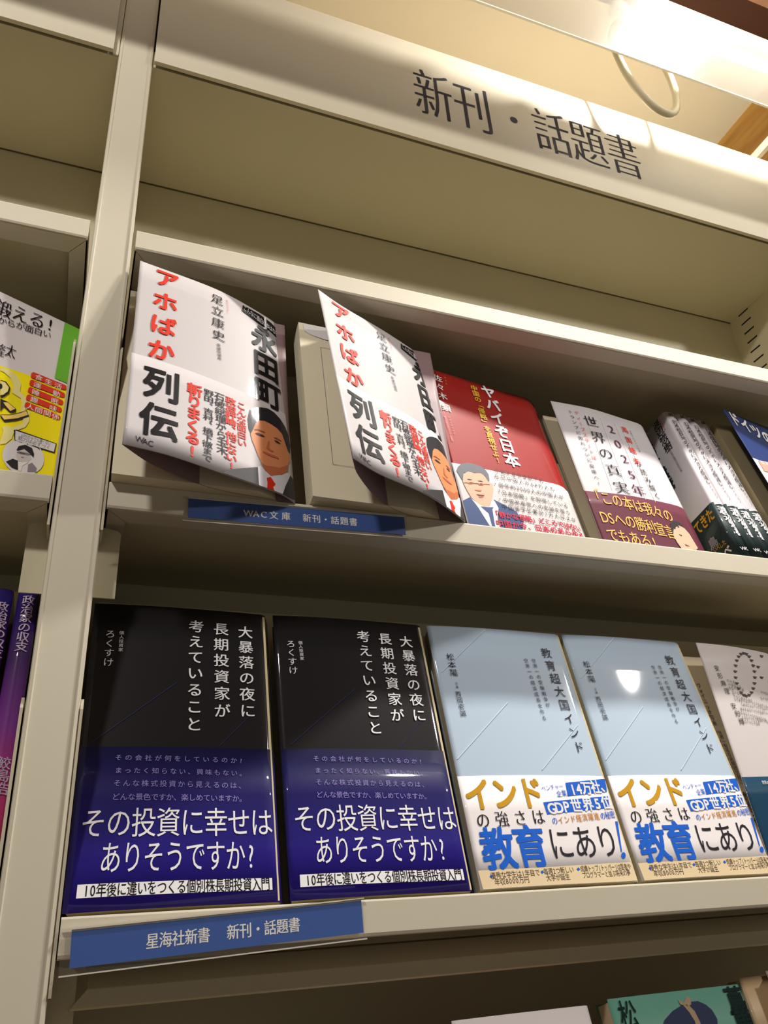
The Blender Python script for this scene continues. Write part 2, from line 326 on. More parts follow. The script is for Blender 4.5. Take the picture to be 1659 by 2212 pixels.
["p",[[50.1,142.3],[54.9,141.9],[51.8,139.9],[50.1,140.7]],"herb",1],
["p",[[45.8,137.4],[50.5,137.0],[47.5,135.0],[45.8,135.9]],"herb",1],
["p",[[41.5,133.6],[46.0,133.2],[43.1,131.3],[41.5,132.1]],"herb",1],
["p",[[37.4,131.2],[41.8,130.7],[39.0,128.8],[37.4,129.7]],"herb",1],
["p",[[33.8,130.2],[38.2,129.8],[35.4,127.9],[33.9,128.7]],"herb",1],
["p",[[31.0,130.8],[35.3,130.3],[32.6,128.5],[31.1,129.3]],"herb",1],
["p",[[29.1,132.9],[33.3,132.4],[30.7,130.5],[29.2,131.4]],"herb",1],
["p",[[28.2,136.2],[32.5,135.7],[29.8,133.9],[28.3,134.7]],"herb",1],
["p",[[28.4,140.7],[32.7,140.2],[30.0,138.3],[28.5,139.1]],"herb",1],
["p",[[29.8,145.8],[34.1,145.3],[31.4,143.4],[29.8,144.3]],"herb",1],
["p",[[32.2,151.3],[36.7,150.9],[33.8,148.9],[32.2,149.8]],"herb",1],
["p",[[35.5,156.8],[40.2,156.4],[37.2,154.4],[35.6,155.2]],"herb",1],
["p",[[39.7,161.8],[44.5,161.5],[41.4,159.3],[39.7,160.2]],"herb",1],
["p",[[44.3,165.9],[49.3,165.6],[46.1,163.4],[44.3,164.3]],"herb",1],
["p",[[49.0,168.7],[54.1,168.5],[50.8,166.3],[49.0,167.1]],"herb",1],
["p",[[53.3,170.1],[58.5,169.9],[55.1,167.6],[53.3,168.4]],"herb",1],
["p",[[56.7,169.7],[62.0,169.5],[58.5,167.2],[56.7,168.0]],"herb",1],
["p",[[59.0,167.6],[64.3,167.4],[60.7,165.1],[58.9,165.9]],"herb",1],
["p",[[59.8,164.0],[65.0,163.8],[61.5,161.5],[59.7,162.3]],"herb",1],
["p",[[59.1,159.2],[64.3,159.0],[60.9,156.7],[59.1,157.5]],"herb",1],
["p",[[57.1,153.6],[62.2,153.4],[58.8,151.2],[57.1,152.0]],"herb",1],
["p",[[105.6,165.1],[114.2,166.1],[108.3,162.9],[105.3,163.3]],"herb",1],
["p",[[87.4,151.5],[93.8,151.8],[89.2,149.2],[87.2,149.9]],"herb",1],
["p",[[71.7,145.5],[77.0,145.4],[73.4,143.1],[71.6,143.9]],"herb",1],
["p",[[63.0,148.6],[68.1,148.4],[64.7,146.2],[63.0,147.0]],"herb",1],
["p",[[65.1,158.6],[70.4,158.4],[66.9,156.2],[65.1,157.0]],"herb",1],
["p",[[77.8,170.3],[83.7,170.3],[79.6,167.8],[77.7,168.6]],"herb",1],
["p",[[96.3,177.6],[105.0,178.8],[98.7,175.4],[96.0,175.8]],"herb",1],
["p",[[110.8,176.6],[119.4,177.6],[113.3,174.3],[110.4,174.8]],"herb",1],
["t","пча",21.0,141.7,26.9,141.1,3.0,4.2,"herb",-0.004,2],
["t","чадэо",21.2,138.7,32.2,137.0,3.0,4.2,"herb",-0.004,2],
["t","адэосж",19.7,135.6,33.7,134.5,3.0,4.2,"herb",-0.004,2],
["t","дэосжи",21.6,131.6,34.2,130.2,3.0,4.2,"herb",-0.004,2],
["t","эосжиєао",21.7,128.4,38.7,125.8,3.0,4.2,"herb",-0.004,2],
["t","осжиєаоэчслдапча",21.0,125.9,54.5,121.7,3.0,4.2,"herb",-0.004,2],
["t","сжиєаоэчслдапч",26.0,121.8,55.1,119.2,3.0,4.2,"herb",-0.004,2],
["t","жиєаоэчслдапча",23.6,118.0,52.9,115.6,3.0,4.2,"herb",-0.004,2],
["t","иєаоэчслдапча",20.6,115.0,45.8,110.2,3.0,4.2,"herb",-0.004,2],
["t","єаоэчслдапча",21.7,111.0,46.6,108.6,3.0,4.2,"herb",-0.004,2],
["t","аоэчслда",20.7,107.7,36.5,106.5,3.0,4.2,"herb",-0.004,2],
["t","оэчслдап",52.0,128.4,71.3,127.4,3.0,4.2,"herb",-0.004,2],
["t","эчслдапч",56.0,134.0,74.9,132.6,3.0,4.2,"herb",-0.004,2],
["t","世界の暗号文",17.5,60.6,28.1,60.0,3.2,3,"white",0.01,3]],
"FP":[
["t","ヴォイニッチ写本",7.5,145.5,6.9,113.1,4.4,4.4,"ink",0,2],
["t","世界一有名な未解読文献に",8.0,105.2,8.0,66.6,4.2,4.2,"brown",0,2],
["t","データサイエンスが挑む",4.3,105.2,3.6,70.1,4.2,4.2,"brown",0,2],
["t","安形麻理・安形輝",5.9,57.2,5.7,30.6,5.2,5.2,"ink",0.01,2]],
"Y":[
["t","鍛える!",59.9,153.8,89.7,158.9,13,17,"black",["m",0.02],2],
["t","からが面白い",61.0,142.2,88.8,147.5,6.5,8,"ink",0.0,2],
["t","隆太",63.8,114.9,69.9,117.1,10,13,"ink",["m",0.016],2],
["p",[[98.5,180.7],[109.5,180.4],[113.4,160.6],[113.4,105.0],[108.0,106.0],[98.6,107.1],[98.6,149.3]],"green",1],
["p",[[84.4,103.7],[85.4,105.2],[105.8,103.5],[106.8,102.3],[106.6,99.4],[105.7,98.5],[85.6,99.4],[84.4,99.9]],"red",4],
["t","食生活",89.2,101.5,101.5,99.9,5,5.6,"white",0.0,5],
["p",[[84.5,96.4],[85.5,97.8],[105.5,95.6],[106.5,94.4],[106.4,91.6],[105.4,90.7],[85.7,92.1],[84.4,92.6]],"red",4],
["t","運動",89.2,94.1,101.3,92.1,5,5.6,"white",0.0,5],
["p",[[84.5,89.2],[85.4,90.6],[105.3,88.0],[106.3,86.8],[106.1,84.0],[105.2,83.2],[85.6,85.0],[84.4,85.5]],"red",4],
["t","睡眠",89.1,86.9,101.1,84.7,5,5.6,"white",0.0,5],
["p",[[84.4,82.1],[85.4,83.5],[105.2,80.6],[106.2,79.4],[106.0,76.7],[105.1,75.9],[85.5,78.0],[84.3,78.5]],"red",4],
["t","趣味",89.1,79.8,101.0,77.4,5,5.6,"white",0.0,5],
["p",[[84.4,75.0],[85.4,76.3],[105.1,73.2],[106.1,72.0],[105.9,69.4],[105.0,68.6],[85.6,70.8],[84.3,71.4]],"red",4],
["t","人間関係",87.6,72.6,103.3,70.6,5,5.6,"white",0.0,5],
["p",[[101.2,26.9],[100.1,22.5],[97.9,18.9],[95.0,16.4],[91.6,15.2],[88.0,15.4],[84.5,17.0],[81.5,19.7],[79.3,23.3],[78.0,27.5],[77.9,31.9],[78.8,36.2],[80.9,39.8],[83.7,42.5],[87.2,44.0],[90.9,44.0],[94.5,42.6],[97.6,39.9],[99.9,36.0],[101.1,31.5]],"shirt2",4],
["p",[[80.7,22.9],[83.9,26.2],[87.8,25.3],[90.2,24.0],[87.8,17.9],[84.4,18.9]],"hair",5],
["p",[[92.9,24.0],[94.8,26.2],[98.0,22.3],[97.9,19.1],[93.2,17.8]],"grey",5],
["p",[[85.0,33.7],[85.7,37.1],[89.2,39.5],[93.2,38.0],[95.0,33.6],[95.1,30.4],[92.8,32.9],[89.1,35.8],[85.7,33.1]],"hair",6],
["p",[[85.2,32.9],[85.5,34.6],[89.6,36.4],[93.1,33.0],[94.1,29.2],[92.1,25.8],[87.9,25.0],[85.5,28.2]],"greyl",5],
["p",[[85.6,31.5],[93.4,32.0],[93.4,32.6],[85.6,32.2]],"hair",6],
["p",[[86.2,33.1],[92.2,33.1],[92.5,31.2],[86.5,31.1]],"grey",6],
["p",[[87.9,28.9],[90.0,29.3],[89.1,28.1]],"grey",6],
["p",[[87.0,25.1],[88.7,24.8],[93.1,26.1],[89.9,22.0],[89.7,17.6],[88.1,17.6]],"paperw",6],
["p",[[81.2,49.6],[82.7,50.5],[106.6,47.0],[106.4,38.3],[99.2,39.2],[97.7,37.8],[96.4,39.1],[82.8,41.1]],"hair",4],
["p",[[82.2,49.3],[106.1,46.3],[105.8,39.1],[83.1,41.7]],"shirt2",5],
["t","60代からでも遅くない",86.3,46.8,102.5,45.1,3.6,3.6,"grey",0.0,6],
["t","筋力は必ずつく",85.8,43.8,102.3,41.6,4,3.6,"grey",0.0,6],
["p",[[67.8,88.5],[71.2,88.4],[74.2,84.5],[74.2,79.2],[72.0,74.7],[70.0,73.4]],"hair",5],
["p",[[67.9,87.7],[70.8,87.3],[73.4,84.1],[73.3,80.5],[71.2,76.3],[69.7,75.4]],"cream",6],
["p",[[69.7,83.3],[69.8,82.2],[69.6,81.2],[69.3,80.6],[68.8,80.4],[68.4,80.7],[68.0,81.4],[67.7,82.3],[67.6,83.4],[67.8,84.3],[68.1,85.0],[68.6,85.2],[69.1,84.9],[69.5,84.2]],"hair",7],
["p",[[70.1,72.6],[73.6,71.9],[74.7,71.6],[80.0,67.8],[80.1,65.2],[77.3,63.2],[73.2,66.7],[71.7,61.8]],"hair",5],
["p",[[72.2,70.1],[74.8,70.9],[79.7,67.5],[77.1,64.4],[73.6,68.1]],"orange",6],
["p",[[72.1,59.5],[77.3,61.5],[82.3,65.3],[86.1,69.0],[88.1,64.2],[82.2,58.4],[75.3,54.2],[72.3,57.9]],"hair",5],
["p",[[72.4,58.9],[77.4,60.7],[82.5,64.5],[85.8,68.1],[87.4,65.2],[82.0,60.0],[74.8,55.9]],"orange",6],
["p",[[66.1,99.3],[71.2,100.1],[68.9,96.2],[66.5,96.8]],"creamy",3],
["p",[[71.2,100.1],[76.9,96.7],[73.3,93.0],[68.9,96.2]],"creamy",3],
["p",[[76.9,96.7],[79.7,90.8],[75.9,87.1],[73.3,93.0]],"creamy",3],
["p",[[79.7,90.8],[80.1,83.7],[75.7,80.7],[75.9,87.1]],"creamy",3],
["p",[[80.1,83.7],[84.3,80.3],[81.4,78.1],[75.7,80.7]],"creamy",3],
["p",[[84.3,80.3],[85.2,75.3],[82.8,72.5],[81.4,78.1]],"creamy",3],
["p",[[85.2,75.3],[85.3,68.3],[82.2,66.1],[82.8,72.5]],"creamy",3],
["p",[[85.3,68.3],[88.1,68.6],[85.0,62.1],[82.2,66.1]],"creamy",3],
["p",[[88.1,68.6],[88.7,60.1],[85.2,57.0],[85.0,62.1]],"creamy",3],
["p",[[88.7,60.1],[87.2,54.3],[79.9,51.2],[85.2,57.0]],"creamy",3],
["p",[[87.2,54.3],[81.8,49.0],[76.5,51.6],[79.9,51.2]],"creamy",3],
["p",[[81.8,49.0],[81.1,42.2],[74.6,49.7],[76.5,51.6]],"creamy",3],
["p",[[81.1,42.2],[78.6,37.3],[75.8,46.9],[74.6,49.7]],"creamy",3],
["p",[[78.6,37.3],[75.6,35.5],[75.2,38.6],[75.8,46.9]],"creamy",3]],
"M":[
["t","政治家の収支",82.3,174.7,82.7,142.9,7,8,"lilac",0.015,2],
["t","鮫島浩",83.7,73.9,84.6,60.6,7,8.5,"lilac",0.01,2]],
"N":[
["t","政治家の収支",83.6,169.4,85.2,138.8,7,8,"lilac",0.015,2]],
"S":[
["t","松",11.2,160.9,11.2,160.9,13,16,"tealink",0.01,2],
["t","蔦",93.9,161.5,93.9,161.5,16,16,"tealink",0.03,2],
["t","重",94.7,150.4,94.7,150.4,18,18,"tealink",0.03,2],
["p",[[29.9,149.4],[35.2,155.8],[42.9,159.8],[50.7,162.1],[59.1,163.5],[64.3,163.4],[69.3,161.1],[72.8,157.8],[74.3,152.9],[72.1,147.8],[69.0,143.4],[30.1,144.3]],"hatnavy",1],
["p",[[51.8,162.6],[55.9,162.3],[59.2,158.4],[60.6,152.3],[59.5,146.6],[56.3,146.9],[56.8,153.3],[54.9,158.2]],"ribbon",2],
["p",[[49.9,165.8],[53.0,163.4],[57.0,166.4],[59.3,165.6],[58.4,162.1],[55.4,161.1],[50.2,162.8]],"ribbon",2]]
}''')

# ================= materials =================
STEEL = mat('cream_steel', (218, 209, 187), .6, noise=.05, bump=.04)
STEEL_IN = mat('cream_steel_inside', (212, 203, 172), .55, noise=.06)
DARK = mat('slot_dark', (28, 22, 14), .8)
CEIL = mat('ceiling_cream', (246, 236, 216), .8, noise=.03)
PAGES = mat('page_paper', (236, 226, 196), .75)
PAGES_E = mat('page_edges', (214, 198, 158), .85)
TITLE_P = mat('title_paper', (232, 222, 196), .7)
COL = {k: mat('print_'+k, v, .5, .2) for k, v in {
 'white': (238, 236, 238), 'lav': (150, 140, 205), 'black': (24, 22, 24), 'ink': (34, 31, 38), 'dline': (46, 46, 96), 'gold': (205, 152, 28), 'blue': (22, 96, 205),
 'ochre': (198, 136, 50), 'beige': (228, 206, 166), 'brown': (84, 68, 52), 'pale': (205, 222, 236), 'red': (222, 62, 44), 'skin': (226, 146, 98), 'skin2': (196, 112, 74),
 'hair': (44, 42, 46), 'hairp': (70, 46, 40), 'brow': (150, 90, 62), 'lips': (200, 100, 84), 'lipd': (110, 44, 44), 'suit': (58, 58, 58), 'shirt': (226, 222, 230), 'shirt2': (226, 220, 222), 'tie': (222, 48, 24),
 'yellow': (226, 190, 50), 'pink': (214, 140, 130), 'crimson': (196, 34, 66), 'greyhair': (104, 104, 114), 'skinb': (226, 178, 150), 'navy': (52, 74, 122), 'navytie': (58, 78, 130),
 'plum': (98, 38, 74), 'goldl': (232, 180, 96), 'goldd': (214, 152, 34), 'grey': (140, 132, 140), 'dgreen': (30, 54, 54), 'pinkbox': (238, 158, 140), 'herb': (78, 64, 66),
 'green': (112, 186, 56), 'greyl': (206, 198, 194), 'paperw': (236, 230, 226), 'cream': (240, 226, 150), 'orange': (244, 206, 110), 'creamy': (240, 228, 150), 'lilac': (200, 180, 205), 'tealink': (16, 40, 36), 'hatnavy': (52, 60, 88), 'ribbon': (176, 150, 120)}.items()}
JK = lambda n, rgb, r=.22, c=.7: mat('jacket_'+n, rgb, .5, c*.8)
# ================= glyphs (Blender's built-in font) =================
GLY = {}
def prepare_glyphs():
    need = set()
    for L in OUT.values():
        for e in L:
            if e[0] == 't':
                wt = e[9]
                for ch in e[1]: need.add((ch, -.014 if isinstance(wt, list) else 0))
    for ch in '新刊・話題書': need.add((ch, -.014))
    for ch in '星海社新書新刊・話題書WAC文庫': need.add((ch, 0))
    tmp = []
    for ch, off in need:
        c = bpy.data.curves.new('g', 'FONT'); c.body = ch; c.resolution_u = 3; c.offset = off
        o = bpy.data.objects.new('g', c); sc.collection.objects.link(o); tmp.append((ch, off, o))
    bpy.context.view_layer.update(); dg = bpy.context.evaluated_depsgraph_get()
    for ch, off, o in tmp:
        me = o.evaluated_get(dg).to_mesh(); GLY[(ch, off)] = ([(v.co.x, v.co.y) for v in me.vertices], [tuple(p.vertices) for p in me.polygons]); o.evaluated_get(dg).to_mesh_clear()
    for ch, off, o in tmp:
        c = o.data; bpy.data.objects.remove(o); bpy.data.curves.remove(c)
def char_weight(ch): return .62 if ch.isascii() else 1.
def text_faces(bm, s, a, b, w, h, wt, horizontal=None, off=0.):
    """put string s into bm as flat glyphs, first char centre at a, last at b (mm)"""
    n = len(s); dx, dy = b[0]-a[0], b[1]-a[1]
    vert = abs(dy) > abs(dx) if horizontal is None else not horizontal
    W = [1. if vert else char_weight(c) for c in s]; cum = [0.]
    for i in range(1, n): cum.append(cum[-1]+(W[i-1]+W[i])/2)
    tot = cum[-1] or 1.
    if n > 1:
        pitch = math.hypot(dx, dy)/tot
        if vert: h = min(h, pitch*1.06)
        else: w = min(w, pitch*1.04)
    if not isinstance(wt, list) and min(w, h) < 5.5: wt = min(wt, .01)
    minc = isinstance(wt, list)
    o = -.014 if minc else 0
    if minc: shifts = ((-wt[1], 0), (0, 0), (wt[1], 0))
    elif wt >= .02: q_ = wt*.8; shifts = ((-q_, -q_), (-q_, q_), (0, 0), (q_, -q_), (q_, q_))
    elif wt >= .01: shifts = ((-wt, -wt*.5), (wt, wt*.5))
    else: shifts = ((0, 0),)
    for i, ch in enumerate(s):
        key = (ch, o)
        if key not in GLY: continue
        vs, fs = GLY[key]; cx, cy = a[0]+dx*cum[i]/tot, a[1]+dy*cum[i]/tot
        if ch.isascii() or ch in 'пчадэосжиєаоэчслда':
            xs = [v[0] for v in vs] or [0]; gx = (min(xs)+max(xs))/2
        else: gx = .5
        rotc = vert and ch in 'ー「」…(){}'
        for k, sh in enumerate(shifts):
            nv = []
            for x, y in vs:
                X, Y = x-gx, y-.37
                if rotc: X, Y = Y, -X
                if vert and ch in '、。': X += .55; Y += .55
                nv.append(bm.verts.new((cx+(X+sh[0])*w, cy+(Y+sh[1])*h, off+k*.22)))
            for f in fs:
                try: bm.faces.new([nv[j] for j in f])
                except ValueError: pass
def cut(bm, axis, step):
    vs = [v.co[axis] for v in bm.verts]
    if not vs: return
    x = math.ceil(min(vs)/step)*step
    while x < max(vs):
        no = [0, 0, 0]; no[axis] = 1; co = [0, 0, 0]; co[axis] = x
        bmesh.ops.bisect_plane(bm, geom=bm.verts[:]+bm.edges[:]+bm.faces[:], plane_co=co, plane_no=no, dist=1e-5); x += step
NAMES = {'white': 'white_lettering', 'skin': 'portrait_face'}
def print_on(key, S, parents, base=.25, step=2.5):
    """lay the printed letters and pictures of surface `key` onto sheet S; one mesh per colour"""
    groups = {}
    for e in OUT.get(key, []):
        k = (e[8] if e[0] == 't' else e[2], e[0], id(e) if e[0] == 't' or e[2] not in ('herb', 'creamy', 'shirt2', 'dline', 'pale') else 0); groups.setdefault(k, []).append(e)
    obs = []
    for (col, kind, _), L in groups.items():
        bm = bmesh.new()
        for e in L:
            if e[0] == 't': text_faces(bm, e[1], (e[2], e[3]), (e[4], e[5]), e[6], e[7], e[9], off=e[10])
            else:
                vs = [bm.verts.new((q[0], q[1], e[3])) for q in e[1]]
                try: bm.faces.new(vs)
                except ValueError: pass
        bmesh.ops.triangulate(bm, faces=[f for f in bm.faces if len(f.verts) > 3])
        cut(bm, 0, step)
        if kind == 'p': cut(bm, 1, 20.)
        # trim anything running past the sheet
        for v in bm.verts:
            s, t = v.co.x, min(max(v.co.y, .3), S.h-.3); p = S.at(min(max(s, .3), S.w-.3), t, base+v.co.z*.11)
            v.co = (p[0]/1000, -p[1]/1000, p[2]/1000)
        bmesh.ops.triangulate(bm, faces=[f for f in bm.faces if len(f.verts) > 3])
        me = bpy.data.meshes.new('print'); bm.to_mesh(me); bm.free()
        nm = {'t': 'lettering', 'p': 'printed_picture'}[kind]
        o = link(nm, me, COL[col], parents); o['label'] = '%s printed %s' % (PLAIN.get(col, 'coloured'), 'lettering' if kind == 't' else 'shape'); obs.append(o)
    return obs
PLAIN = {'white': 'white', 'lav': 'lavender', 'black': 'black', 'ink': 'dark', 'gold': 'gold', 'blue': 'blue', 'ochre': 'ochre', 'beige': 'beige', 'brown': 'brown', 'pale': 'pale blue', 'red': 'red', 'skin': 'skin coloured',
 'hair': 'dark', 'suit': 'charcoal', 'shirt': 'white', 'tie': 'red', 'yellow': 'yellow', 'crimson': 'crimson', 'greyhair': 'grey', 'navy': 'navy', 'plum': 'plum', 'goldl': 'gold', 'goldd': 'gold', 'dgreen': 'dark green', 'green': 'green',
 'lilac': 'lilac', 'tealink': 'black', 'hatnavy': 'navy', 'ribbon': 'tan', 'grey': 'grey', 'creamy': 'cream', 'orange': 'orange', 'pinkbox': 'pink', 'herb': 'brown'}
# ================= book builders =================
def sheet_mesh(name, S, s0, s1, v0, v1, m, parent, off=0., ns=48, nv=6, thick=.25):
    bm = bmesh.new(); fr = []; bk = []
    for i in range(ns+1):
        s = s0+(s1-s0)*i/ns; ca = []; cb = []
        for j in range(nv+1):
            v = v0+(v1-v0)*j/nv
            p = S.at(s, v, off); ca.append(bm.verts.new((p[0]/1000, -p[1]/1000, p[2]/1000)))
            p = S.at(s, v, off-thick); cb.append(bm.verts.new((p[0]/1000, -p[1]/1000, p[2]/1000)))
        fr.append(ca); bk.append(cb)
    for i in range(ns):
        for j in range(nv):
            bm.faces.new((fr[i][j], fr[i+1][j], fr[i+1][j+1], fr[i][j+1])); bm.faces.new((bk[i][j], bk[i][j+1], bk[i+1][j+1], bk[i+1][j]))
        bm.faces.new((fr[i][0], bk[i][0], bk[i+1][0], fr[i+1][0])); bm.faces.new((fr[i][nv], fr[i+1][nv], bk[i+1][nv], bk[i][nv]))
    for j in range(nv):
        bm.faces.new((fr[0][j], fr[0][j+1], bk[0][j+1], bk[0][j])); bm.faces.new((fr[ns][j], bk[ns][j], bk[ns][j+1], fr[ns][j+1]))
    return fin(bm, name, m, parent, smooth=False if False else True)
def block(name, outline, h, m, parent, v0=0.):
    """page block: (u,n) outline in mm extruded up the page"""
    bm = bmesh.new()
    a = [bm.verts.new((u/1000, -n/1000, v0/1000)) for u, n in outline]; b = [bm.verts.new((u/1000, -n/1000, h/1000)) for u, n in outline]
    bm.faces.new(a); bm.faces.new(b)
    for i in range(len(a)): bm.faces.new((a[i], a[(i+1) % len(a)], b[(i+1) % len(a)], b[i]))
    return fin(bm, name, m, parent)
def place(o, O, t): o.location = O; o.rotation_euler = (-t, 0, 0)
def smooth_angle(o):
    me = o.data
    for p in me.polygons: p.use_smooth = True
def closed_book(key, O, t, label, cat_group, S, th, jm, om=None, ob=0., pm=None, prints=None, slant=3.):
    r = thing('paperback_book', label, 'book', group=cat_group); place(r, O, t)
    w = S.prof(S.b, S.sb, 0)[0]; P = S.b
    W = max(p[0] for p in P)
    n0 = P[0][1]
    block('page_block', [(1.2, -.6+min(0, n0)), (W-5, -.6), (W-slant-1.2, -4), (W-1.2-0*slant, -th+.8), (slant+1, -th+.8)], S.h-1.5, pm or PAGES_E, r, .8)
    j = sheet_mesh('jacket', S, 0, S.w, 0, S.h, jm, r, ns=64)
    if om:
        o = sheet_mesh('belly_band', S, 0, S.w, .0, ob, om, r, off=.22, ns=64, nv=3, thick=.2)
    print_on(prints or key, S, j, base=.35)
    return r
def open_book(key, O, t, label, group, bot, top, h, jm, om, ob, block_outline, fly=None, flym=None, hinge_back=12., page_m=None, block_h=None, obi_slope=0.):
    r = thing('paperback_book', label, 'book', group=group); place(r, O, t)
    block('page_block', block_outline, block_h or h-1.5, page_m or PAGES, r, .5)
    S = Sheet(catmull(bot), catmull(top), h)
    c = sheet_mesh('front_cover', S, 0, S.w, 0, h, jm, r, ns=44, nv=10, thick=.35)
    if om: sheet_mesh('belly_band', S, 0, S.w, 0, ob, om, r, off=.22, ns=44, nv=5, thick=.2)
    print_on(key, S, c, base=.35, step=3.)
    # spine and back of the jacket behind the page block
    hx, hn = bot[-1]; bx = max(q[0] for q in block_outline); bn = min(q[1] for q in block_outline)
    tx_, tn_ = top[-1]; tail = [(bx+1, bn-.5), (2, bn-.6)]; sp = Sheet([(hx, hn), (hx-1, hn-4)]+tail, [(tx_, tn_), (tx_-1, tn_-3)]+tail, h)
    sheet_mesh('spine_cover', sp, 0, sp.w, 0, h, jm, r, ns=30, nv=2)
    if fly:
        F = Sheet(catmull(fly), catmull([(top[0][0]+3, top[0][1]-2.5)]+[(u+2, n*.6) for u, n in fly[2:]]), h-1)
        sheet_mesh('flyleaf', F, 0, F.w, .3, h-1, flym, r, off=-.6, ns=36, nv=3, thick=.2)
    return r
prepare_glyphs()
# ================= the setting =================
ST = {'kind': 'structure'}
WOOD = mat('soffit_wood', (214, 160, 78), .5)
def wood_nodes(m, c1, c2):
    n = m.node_tree.nodes; l = m.node_tree.links
    t = n.new('ShaderNodeTexCoord'); mp = n.new('ShaderNodeMapping'); mp.inputs['Scale'].default_value = (60, 6, 6); x = n.new('ShaderNodeTexNoise'); x.inputs['Scale'].default_value = 1.2; x.inputs['Detail'].default_value = 8
    c = n.new('ShaderNodeValToRGB'); c.color_ramp.elements[0].color = srgb(*c1); c.color_ramp.elements[1].color = srgb(*c2); c.color_ramp.elements[0].position = .3; c.color_ramp.elements[1].position = .7
    l.new(t.outputs['Object'], mp.inputs[0]); l.new(mp.outputs[0], x.inputs['Vector']); l.new(x.outputs['Fac'], c.inputs[0]); l.new(c.outputs[0], n['Principled BSDF'].inputs['Base Color'])
wood_nodes(WOOD, (196, 140, 62), (232, 184, 102))
box('ceiling', (-1.6, .0, 1.0), (.818, 1.2, 1.04), CEIL, props=ST)
box('trim_1', (.818, .0, .999), (2.4, 1.2, 1.04), WOOD, props=ST)
box('trim_2', (-1.6, -.0625, 1.0), (2.4, .0, 1.04), mat('dark_soffit', (84, 46, 26), .6, noise=.1), props=ST)
box('trim_3', (-1.6, -3.0, 1.0), (2.4, -.0625, 1.04), mat('brown_soffit', (196, 150, 122), .6, noise=.05), props=ST)
box('wall_back', (-1.6, .16, -1.62), (2.4, .2, 1.0), mat('wall_paint', (225, 212, 186), .8, noise=.04), props=ST)
box('floor', (-1.6, -3.0, -1.64), (2.4, .2, -1.6), mat('floor_carpet', (150, 120, 92), .95, noise=.2), props=ST)
RL = ['ring of the small downlight close above the shelves', 'ring of the downlight far to the right in the soffit', 'ring of the downlight to the left in the soffit']
for L, rl_ in zip(LAMPS, RL):
    x, y, z = L[0]
    bm = bmesh.new(); R = L[3]
    for (ra, rb, za, zb) in ((R+.004, R+.018, .992, .996), ):
        n = 32; A = [[bm.verts.new((x+r*math.cos(2*math.pi*k/n), y+r*math.sin(2*math.pi*k/n), zz)) for k in range(n)] for r, zz in ((ra, 1.0), (ra, za), (rb, zb), (rb, 1.0))]
        for i in range(3):
            for k in range(n): bm.faces.new((A[i][k], A[i][(k+1) % n], A[i+1][(k+1) % n], A[i+1][k]))
    fin(bm, 'downlight_ring', mat('ring_white', (235, 232, 225), .4), props={'label': 'white '+rl_, 'category': 'light fitting', 'group': 'downlights in front of the bookcase'})
# ================= bookcase =================
UW, D, BW, ZT = .0268, .1246, .7222, .6291
Z1, Z2, Z3, Z4 = .4398, .2302, -.0068, -.2436
case = thing('bookcase', 'cream steel bookcase frame holding both bays of shelves', 'bookcase', (0, 0, -1.6))
def cbox(name, lo, hi, m=STEEL, bevel=0., props=None):
    o = box(name, lo, hi, m, case, props, bevel); o.location = (0, 0, 1.6); return o
def upright(x0, top=.80):
    # folded channel: broad face with raised rolled edges on both sides
    pr = [(x0, .0015), (x0+.0006, .0), (x0+.0022, -.0003), (x0+.0028, .0006), (x0+UW-.0028, .0006), (x0+UW-.0022, -.0003), (x0+UW-.0006, .0), (x0+UW, .0015), (x0+UW, D+.03), (x0, D+.03)]
    bm = bmesh.new(); a = [bm.verts.new((x, y, -1.6)) for x, y in pr]; b = [bm.verts.new((x, y, top)) for x, y in pr]
    bm.faces.new(a); bm.faces.new(b[::-1])
    for i in range(len(a)): bm.faces.new((a[i], b[i], b[(i+1) % len(a)], a[(i+1) % len(a)]))
    o = fin(bm, 'upright', STEEL, case); o.location = (0, 0, 1.6); return o
for x0, tp_ in ((-UW, .80), (BW+.0012, .762), (-UW-BW-UW-.0012, .80)): upright(x0, tp_)
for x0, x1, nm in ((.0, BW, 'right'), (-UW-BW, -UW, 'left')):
    cbox('back_panel', (x0, D, -1.6), (x1, D+.02, .77), STEEL_IN)
    cbox('top_panel', (x0, .0026, ZT), (x1, D, ZT+.02), STEEL_IN)
    cbox('corner_seam', (x0, D-.0011, ZT-.0010), (x1, D, ZT), mat('seam_gap_shade', (92, 80, 52), .8))  # dark strip: the shade of the open seam put into its colour
    cbox('top_cover', (x0, .0028, .755), (x1, D, .765), STEEL_IN)
# slotted side wall of the right bay
bm = bmesh.new(); ys = (0.001, .0938, .1100, D); z = .6278; pitch = .01422; hh = .0011
zs = []
k = 0
while z-k*pitch > -.3: zs.append(z-k*pitch); k += 1
def q(y0, y1, z0, z1): bm.faces.new([bm.verts.new((BW, y, zz)) for y, zz in ((y0, z0), (y0, z1), (y1, z1), (y1, z0))])
q(ys[0], ys[1], -1.6, ZT); q(ys[2], ys[3], -1.6, ZT)
zp = ZT
for zc in zs:
    if zc+hh < zp: q(ys[1], ys[2], zc+hh, zp)
    zp = zc-hh
    for yy in (ys[1], ys[2]):
        bm.faces.new([bm.verts.new(c) for c in ((BW, yy, zc-hh), (BW, yy, zc+hh), (BW+.001, yy, zc+hh), (BW+.001, yy, zc-hh))])
q(ys[1], ys[2], -1.6, zp)
o = fin(bm, 'slotted_side_panel', STEEL_IN, case); o.location = (0, 0, 1.6)
o = cbox('slot_backing', (BW+.0009, .09, -.3), (BW+.0012, .114, ZT), DARK)
